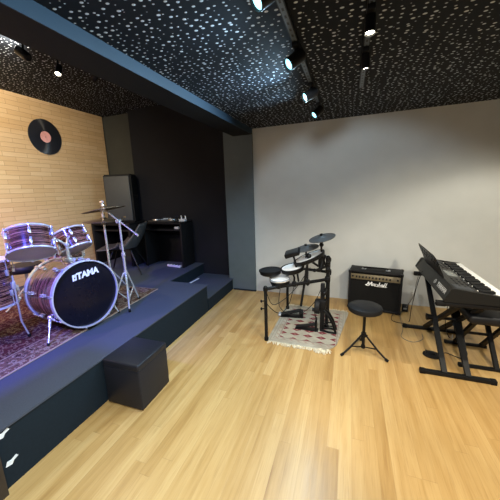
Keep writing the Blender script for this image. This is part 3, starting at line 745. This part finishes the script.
for s_ in (-1, 1):
    MB().box((s_*.13, -.02, AH+.004), (.05, .035, .012), bev=.004).build('handle_cap', MT['steel'], am)
    for y in (-1, 1):
        MB().cyl((s_*(AW/2-.04), y*.085, 0), (s_*(AW/2-.04), y*.085, .018), .016).build('foot', MT['rubber'], am)
        for z in (.03, AH-.015): MB().box((s_*(AW/2-.012), y*(AD/2-.012), z), (.034, .034, .034), bev=.008).build('corner_guard', MT['black'], am)
FM = Matrix(((1.06, 0, 0, .03), (0, 0, -1, -AD/2+.017), (0, 1, 0, .338), (0, 0, 0, 1)))
# script logo drawn as pen strokes: big initial, small letters, long underline from the initial
lg = MB()
def stroke(pts, r=.0042): lg.tube([(p[0], p[1], 0) for p in pts], r, 6)
stroke([(-.115, -.018), (-.098, .002), (-.088, .028)], .006); stroke([(-.088, .028), (-.082, -.014)], .007); stroke([(-.082, -.014), (-.056, .030)], .006); stroke([(-.056, .030), (-.056, -.012), (-.048, -.015)], .007)
stroke([(-.122, -.012), (-.108, -.019), (-.085, -.019)], .004)
def a_(x): stroke([(x+.018, .007), (x+.006, .008), (x, -.004), (x+.005, -.013), (x+.014, -.008), (x+.019, .008)]); stroke([(x+.019, .008), (x+.018, -.012), (x+.024, -.012)])
a_(-.046)
stroke([(-.020, -.013), (-.015, .008), (-.006, .007)])
stroke([(.010, .007), (.000, .006), (.008, -.004), (.004, -.013), (-.006, -.011)])
stroke([(.014, -.013), (.026, .032)]); stroke([(.017, -.003), (.026, .007), (.032, .003), (.030, -.013)])
a_(.040)
stroke([(.066, -.013), (.080, .032)]); stroke([(.082, -.013), (.096, .034)])
stroke([(-.03, -.019), (.03, -.020), (.098, -.017)], .0025)
lg.xform(FM).build('logo', MT['logo'], am, label='white script logo')

# ------------------------------------------------------------------ stool
st = thing('round_stool', 'round black padded stool on tripod legs in front of the amplifier', 'stool', (.170, 2.575, 0))
MB().lathe([(0, .405), (.125, .405), (.139, .415), (.142, .435), (.138, .452), (.122, .462), (.06, .466), (0, .467)], 40).build('seat', MT['leather'], st)
MB().lathe([(0, .396), (.05, .396), (.115, .403), (.12, .406), (0, .407)], 32).build('seat_plate', MT['black'], st)
MB().cyl((0, 0, .06), (0, 0, .40), .0125).build('post', MT['matte'], st)
m = MB(); m.cyl((0, 0, .16), (0, 0, .20), .022).cyl((0, 0, .05), (0, 0, .075), .018); m.tube([(0, 0, .185), (.03, -.02, .185)], .006); m.build('collar', MT['black'], st)
for a in (math.radians(-147), math.radians(-27), math.radians(93)):
    d = Vector((math.cos(a), math.sin(a), 0)); sidev = Vector((-d.y, d.x, 0))
    m = MB()
    m.tube([d*.018+Vector((0, 0, .18)), d*.13+Vector((0, 0, .075)), d*.212+Vector((0, 0, .012))], .0085)
    m.tube([d*.016+Vector((0, 0, .062)), d*.118+Vector((0, 0, .083))], .006)
    o = m.build('leg', MT['matte'], st)
    MB().tube([d*.195+Vector((0, 0, .024)), d*.222+Vector((0, 0, .012))], .012).build('rubber_foot', MT['rubber'], o)

# ------------------------------------------------------------------ keyboard and stand
ks = thing('keyboard_stand', 'black folding double-X keyboard stand under the keyboard', 'stand', (.83, 2.82, 0))
KS = mat_of(ks).inverted()
def kk(m, name, mat, parent=None): m.xform(KS); return m.build(name, MT[mat], parent or ks)
for y in (2.415, 3.215):
    o = kk(MB().bb((.60, y-.019, .004), (1.065, y+.019, .034), bev=.006), 'foot_bar', 'matte')
    for x in (.605, 1.06): kk(MB().bb((x-.02, y-.021, 0), (x+.02, y+.021, .037), bev=.006), 'end_cap', 'rubber', o)
AZ = .61
for y in (2.405, 3.19):
    o = kk(MB().bb((.66, y-.018, AZ-.018), (1.06, y+.018, AZ+.014), bev=.005), 'support_arm', 'matte')
    kk(MB().bb((.640, y-.022, AZ-.022), (.705, y+.022, AZ+.017), bev=.008), 'arm_grip', 'rubber', o)
for x in (.752, .905):
    kk(MB().bar((x, 2.415, .03), (x, 3.19, AZ-.015), .028, .028, up=(1, 0, 0), bev=.004), 'leg', 'matte')
for x in (.785, .925):
    kk(MB().bar((x, 3.215, .03), (x, 2.405, AZ-.015), .028, .028, up=(1, 0, 0), bev=.004), 'leg', 'matte')
kk(MB().cyl((.74, 2.805, .32), (.95, 2.805, .32), .014).cyl((.69, 2.805, .32), (.74, 2.805, .32), .03, .02), 'pivot', 'black')

KX0, KX1, Y0, Y1, KZ = .685, 1.065, 2.375, 3.375, AZ+.0175
ky = thing('keyboard', 'black electric keyboard with music rest on the folding stand', 'keyboard', (0, 0, 0))
TOPB = KZ+.105
# body in section: raised panel at the back, key bed lower at the front
prof = [(KX0+.006, KZ), (KX1-.01, KZ), (KX1, KZ+.012), (KX1, KZ+.045), (.912, KZ+.050), (.905, KZ+.080), (KX0+.055, TOPB), (KX0+.044, TOPB-.006), (KX0, KZ+.012)]
MB().poly_extrude([(x, Y0+.03, z) for x, z in prof], (0, Y1-Y0-.06, 0)).build('body', MT['keybody'], ky)
for ya, yb in ((Y0, Y0+.032), (Y1-.032, Y1)):
    pr = [(KX0+.006, KZ), (KX1-.01, KZ), (KX1+.003, KZ+.012), (KX1+.003, KZ+.066), (.912, KZ+.086), (KX0+.055, TOPB+.004), (KX0+.040, TOPB-.002), (KX0-.004, KZ+.012)]
    m = MB().poly_extrude([(x, ya, z) for x, z in pr], (0, yb-ya, 0)); bmesh.ops.bevel(m.bm, geom=list(m.bm.edges), offset=.003, segments=2, affect='EDGES'); m.build('end_cheek', MT['keybody'], ky)
# 36 white keys and 25 black keys
KL = (Y1-Y0-.07)/36
for k in range(36):
    y = Y1-.035-k*KL      # from the player's left (far end is the high end seen from here)
    MB().bb((.914, y-KL+.0007, KZ+.05), (KX1+.001, y-.0007, KZ+.070), bev=.0015).build('white_key', MT['ivory'], ky)
for k in range(35):
    if (34-k) % 7 in (2, 6): continue
    y = Y1-.035-(k+1)*KL
    MB().bb((.914, y-.0082, KZ+.068), (1.002, y+.0082, KZ+.088), bev=.002).build('black_key', MT['black'], ky)
sl = (TOPB-(KZ+.080))/(.905-KX0-.05)
def topz(x): return TOPB-(x-KX0-.05)*sl
R = Matrix.Rotation(math.atan(sl), 3, 'Y')
MB().box((.845, 2.86, topz(.845)+.001), (.075, .17, .006), R, .002).build('display', MT['screen'], ky)
MB().box((.818, 2.875, topz(.818)+.0008), (.15, .92, .004), R, .001).build('control_panel', MT['panel'], ky)
for y in (2.50, 2.56, 2.62, 2.68, 3.05, 3.11, 3.17, 3.23):
    for x in (.805, .84, .875): MB().box((x, y, topz(x)+.004), (.014, .03, .006), R, .0015).build('button', MT['edge'], ky)
for y in (2.46, 3.29):
    MB().box((.815, y, topz(.815)+.003), (.12, .10, .006), R, .002).build('speaker_grille', MT['grille'], ky)
# maker's mark on the back
UPV = Vector((.044, 0, TOPB-.006-KZ-.012)).normalized(); NRM = Vector((-UPV.z, 0, UPV.x))
BM = Matrix((Vector((0, -1, 0)), UPV, NRM)).transposed().to_4x4()
BM.translation = Vector((KX0, 2.545, KZ+.012)) + UPV*.048
text_mesh('maker_name', 'YAMAHA', .052, MT['silver'], ky, BM, bold=.0012, ext=.0012)
m = MB(); m.lathe([(.016, -.0012), (.019, -.0012), (.019, .0012), (.016, .0012), (.016, -.0012)], 28)
for k in range(3):
    a = PI/2+2*PI*k/3; d = Vector((math.cos(a), math.sin(a), 0)); m.bar(-d*.003, d*.016, .003, .0024)
m.xform(BM @ Matrix.Translation((-.175, 0, 0))); m.build('maker_emblem', MT['silver'], ky)
# music rest: perforated panel leaning back on the rear edge
m = MB(); tilt = Vector((-.085, 0, .19)).normalized(); base = Vector((.748, 0, TOPB-.012))
ra, rb = 2.66, 3.27
def rp(y, h): return base + Vector((0, y, 0)) + tilt*h
th_ = Vector((.006, 0, .0027))
m = MB()
def slab(y0, y1, h0, h1, k0=0.0, k1=0.0): m.poly_extrude([rp(y0, h0), rp(y1, h0), rp(y1+k1, h1), rp(y0+k0, h1)], th_)
slab(ra, rb, 0, .10, -.015, -.012)
NWN = 7; ya_, yb_ = ra-.015, rb-.012; st_ = (yb_-ya_)/NWN
for k in range(NWN+1):
    y = ya_+k*st_; slab(y-(.022 if k else 0), y+(.022 if k < NWN else 0), .10, .178)
slab(ya_, yb_, .134, .146); slab(ya_, yb_, .178, .205, .04, -.03)
o = m.build('music_rest', MT['black'], ky)
MB().bar(rp(ra, .0)+Vector((.012, 0, .006)), rp(rb, .0)+Vector((.012, 0, .006)), .03, .008).build('ledge', MT['black'], ky)

# bench
bn = thing('piano_bench', 'black padded X-leg bench at the right edge beside the keyboard stand', 'bench', (1.065, 2.79, 0))
m = MB(); m.box((0, 0, .468), (.36, .64, .070), bev=.026, seg=4); m.build('seat', MT['leather'], bn)
MB().box((0, 0, .428), (.29, .56, .016), bev=.004).build('seat_board', MT['matte'], bn)
for y in (-.19, .19):
    o = MB().bb((-.155, y-.014, .003), (.14, y+.014, .028), bev=.005).build('foot_bar', MT['matte'], bn)
    for x in (-.155, .14): MB().bb((x-.014, y-.017, 0), (x+.014, y+.017, .031), bev=.005).build('end_cap', MT['rubber'], o)
for x, s_ in ((-.115, 1), (-.085, -1), (.085, 1), (.115, -1)):
    MB().bar((x, -.19*s_, .02), (x, .19*s_, .42), .028, .022, up=(1, 0, 0), bev=.004).build('leg', MT['matte'], bn)
MB().cyl((-.14, 0, .22), (.14, 0, .22), .012).build('pivot', MT['black'], bn)
MB().box((-.136, .105, .115), (.003, .018, .035), bev=.001).build('sticker', MT['paper'], bn)

# sustain pedal, adapter, cables
sp_ = thing('sustain_pedal', 'oval black sustain pedal on the floor under the keyboard stand', 'pedal', (.735, 2.70, 0), math.radians(-8))
MB().lathe([(0, 0), (.052, 0), (.056, .006), (.054, .018), (.044, .025), (0, .027)], 32).xform(Matrix.Scale(1.25, 4, (1, 0, 0))).build('base', MT['rubber'], sp_)
MB().box((-.015, 0, .030), (.075, .05, .014), bev=.006).build('foot_plate', MT['black'], sp_)
pa = thing('power_adapter', 'small black power adapter on the floor beside the amplifier', 'adapter', (.675, 3.66, 0), math.radians(-10))
MB().box((0, 0, .04), (.065, .075, .08), bev=.010).build('body', MT['black'], pa)
MB().box((0, -.038, .045), (.035, .004, .02), bev=.001).build('sticker', MT['screen'], pa)
def cable(name, label, pts, r=.0035, mat='cable'):
    P = [Vector(p) for p in pts]; sm = []
    for i in range(len(P)-1):
        p0, p1, p2, p3 = P[max(i-1, 0)], P[i], P[i+1], P[min(i+2, len(P)-1)]
        for k in range(10):
            t = k/10; sm.append(.5*((2*p1)+(-p0+p2)*t+(2*p0-5*p1+4*p2-p3)*t*t+(-p0+3*p1-3*p2+p3)*t**3))
    sm.append(P[-1]); tag(MB().tube(sm, r, 6).build(name, MT[mat]), label, 'cable')
cable('power_cable', 'thin cable rising from the adapter to the back of the keyboard', [(.68, 3.62, .07), (.72, 3.52, .24), (.71, 3.38, .45), (.70, 3.25, .60), (.695, 3.18, .66)], .003, 'greycable')
cable('keyboard_cable', 'black cable hanging from the keyboard down to the floor', [(.692, 3.10, .66), (.665, 3.12, .52), (.66, 3.26, .2), (.67, 3.36, .004), (.60, 3.30, .004), (.50, 3.35, .004), (.55, 3.56, .004), (.655, 3.615, .012)])
cable('pedal_cable', 'black cable curling over the floor from the sustain pedal under the bench', [(.80, 2.70, .008), (.86, 2.78, .004), (.96, 2.72, .004), (1.03, 2.83, .004), (1.03, 3.02, .004), (.97, 3.1, .004), (.90, 3.02, .2), (.88, 2.9, .62)])
cable('floor_cable', 'thin cable looping on the floor left of the keyboard stand', [(.65, 3.64, .01), (.60, 3.48, .004), (.58, 3.16, .004), (.54, 2.98, .004), (.62, 2.90, .004), (.72, 2.98, .004), (.74, 3.1, .004)], .003, 'greycable')

# ------------------------------------------------------------------ ceiling lights
def track(name, label, x, y0, y1, z, mat='rail', slots=True):
    t = thing(name, label, 'light track', (x, (y0+y1)/2, z), group='lighting tracks'); L = y1-y0
    MB().bb((-.017, -L/2, -.022), (.017, L/2, 0)).build('rail', MT[mat], t)
    MB().bb((-.012, -L/2+.03, -.0235), (.012, L/2-.03, -.0215)).build('rail_face', MT['railface'], t)
    return t
track('lighting_track', 'black ceiling track with bluish spotlights over the middle of the room', -.305, -.4, 3.36, CZ)
track('lighting_track', 'black ceiling track with warm spotlights above the electronic drums side of the room', .062, -.4, 2.75, CZ)
track('lighting_track', 'black ceiling track along the beam above the stage', -2.60, -.2, 2.80, LZ)
def spot(label, top, aim, lens, group, lamp=None, length=.115, r=.036, drop=.07):
    t = thing('spotlight', label, 'spotlight', top, group=group)
    a = Vector(aim).normalized(); piv = Vector((0, 0, -drop-.022))
    MB().box((0, 0, -.034), (.034, .10, .026), bev=.004).build('adapter', MT['black'], t)
    m = MB(); m.cyl((0, 0, -.045), piv, .009); m.ball(piv, .016); m.build('arm', MT['black'], t)
    q = Vector((0, 0, 1)).rotation_difference(a).to_matrix().to_4x4(); M = Matrix.Translation(piv) @ q
    MB().lathe([(0, -length*.45), (r*.7, -length*.45), (r*.95, -length*.38), (r, -length*.3), (r, length*.55), (r*.9, length*.55), (r*.82, length*.42), (0, length*.42)], 32).xform(M).build('housing', MT['black'], t)
    MB().lathe([(0, length*.50), (r*.5, length*.485), (r*.84, length*.45), (r*.84, length*.43), (0, length*.43)], 24).xform(M).build('lens', MT[lens], t)
    if lamp:
        L = bpy.data.lights.new('lamp', 'SPOT'); L.energy, L.color = lamp[0], lamp[1]
        L.spot_size = math.radians(lamp[2]); L.spot_blend = lamp[3]; L.shadow_soft_size = .03
        o = bpy.data.objects.new('lamp', L); col.objects.link(o); o.parent = t
        o.location = piv + a*(length*.62); o.rotation_mode = 'QUATERNION'
        o.rotation_quaternion = Vector((0, 0, -1)).rotation_difference(a)
    return t
COOL = (.50, .78, 1.0); WARM = (1.0, .86, .62); WW = (1.0, .92, .76)
g = 'bluish spotlights on the middle track'
for lbl, y, aim, pw in (('bluish spotlight nearest the camera, cut by the top of the picture', 1.13, (-.62, -.50, -.60), 24),
                    ('bluish spotlight, second from the camera on the middle track', 1.73, (-.62, -.50, -.55), 42),
                    ('bluish spotlight, third from the camera on the middle track', 2.40, (-.68, -.50, -.42), 66),
                    ('bluish spotlight on the middle track nearest the grey wall', 2.97, (-.60, -.50, -.60), 66)):
    spot(lbl, (-.305, y+.05, CZ), aim, 'cool', g, (pw, COOL, 138, .6))
g = 'warm spotlights on the right track'
for lbl, y, aim in (('warm spotlight on the right track at the top edge of the picture', 1.27, (.1, -.2, -1)),
                    ('bright warm spotlight in the middle of the right track', 1.60, (.0, -.18, -1)),
                    ('warm spotlight on the right track nearest the grey wall', 2.02, (.05, .05, -1))):
    spot(lbl, (.062, y, CZ), aim, 'warm', g, (36, WW, 120, .4), length=.09, r=.024, drop=.055)
g = 'spotlights on the stage track'
spot('stage track spotlight turned away towards the ceiling at the left edge', (-2.60, 1.86, LZ), (-.60, -.15, .50), 'warm', g, (40, WW, 140, .6), drop=.12)
spot('lit stage track spotlight shining towards the camera above the record', (-2.60, 2.17, LZ), (.25, -.45, -.80), 'warm', g, (34, WW, 130, .6), r=.028, drop=.13)
spot('dark stage track spotlight at the far end of the track', (-2.60, 2.62, LZ), (-.80, .10, -.50), 'off', g, drop=.03)

# lamps of the room outside the frame (same tracks, nearer the camera)
def lamp(kind, loc_, aim, energy, color, size=.1, ang=120, blend=.5):
    L = bpy.data.lights.new('lamp', kind); L.energy = energy; L.color = color; L.shadow_soft_size = size
    if kind == 'SPOT': L.spot_size = math.radians(ang); L.spot_blend = blend
    o = bpy.data.objects.new('lamp', L); col.objects.link(o); o.location = loc_
    o.rotation_mode = 'QUATERNION'; o.rotation_quaternion = Vector((0, 0, -1)).rotation_difference(Vector(aim).normalized())
lamp('SPOT', (1.1, .7, 2.22), (.03, .70, -.75), 185, (1.0, .91, .72), .05, 84, .45)
lamp('SPOT', (.2, -.3, 2.22), (-.10, .60, -.80), 172, (1.0, .985, .95), .05, 88, .45)
lamp('SPOT', (-.325, .35, 2.2), (-.55, .50, -.80), 150, (.72, .87, 1.0), .04, 95, .5)
lamp('SPOT', (-.325, 2.0, 2.2), (.12, .75, -.62), 45, (.70, .86, 1.0), .04, 90, .4)
lamp('SPOT', (1.5, 2.0, 2.22), (.0, .50, -.86), 80, (1.0, .93, .78), .04, 90, .35)
lamp('SPOT', (-2.62, .5, 2.72), (-.62, .50, -.50), 240, WARM, .06, 115, .6)
lamp('SPOT', (-2.62, 1.2, 2.72), (-.75, .30, -.40), 110, WARM, .06, 115, .6)
# blue and violet stage colour lamps
lamp('SPOT', (-3.1, .1, 2.6), (-.80, 1.70, -1.75), 75, (.85, .28, 1.0), .04, 50, .8)
lamp('SPOT', (-1.75, .3, 2.15), (-.35, .80, -.98), 330, (.08, .10, 1.0), .04, 58, .6)
lamp('SPOT', (-3.2, .0, 2.6), (.02, .62, -.85), 130, (.62, .18, 1.0), .04, 72, .6)

# world: dim light from the rest of the room behind the camera
w = bpy.data.worlds.new('World'); bpy.context.scene.world = w; w.use_nodes = True
bg = w.node_tree.nodes['Background']; bg.inputs[0].default_value = (.94, .97, 1.0, 1); bg.inputs[1].default_value = .37

# ------------------------------------------------------------------ camera
cam = bpy.data.cameras.new('Camera'); co = bpy.data.objects.new('Camera', cam); col.objects.link(co)
ya, pi_, ro = -0.374847, 0.203121, -0.039667
F = Vector((math.sin(ya)*math.cos(pi_), math.cos(ya)*math.cos(pi_), -math.sin(pi_))); r_ = Vector((math.cos(ya), -math.sin(ya), 0)); u_ = r_.cross(F)
r2 = r_*math.cos(ro)+u_*math.sin(ro); u2 = -r_*math.sin(ro)+u_*math.cos(ro)
M = Matrix((r2, u2, -F)).transposed().to_4x4(); M.translation = (0, 0, 1.5); co.matrix_world = M
cam.sensor_width = 36; cam.lens = 283.05*36/500; cam.shift_x = (250-238.03)/500; cam.shift_y = -(250-248.27)/500; cam.clip_start = .02
sc = bpy.context.scene; sc.camera = co
sc.view_settings.view_transform = 'Standard'; sc.view_settings.look = 'None'; sc.view_settings.gamma = 1
sc.view_settings.use_curve_mapping = False; sc.view_settings.exposure = 0
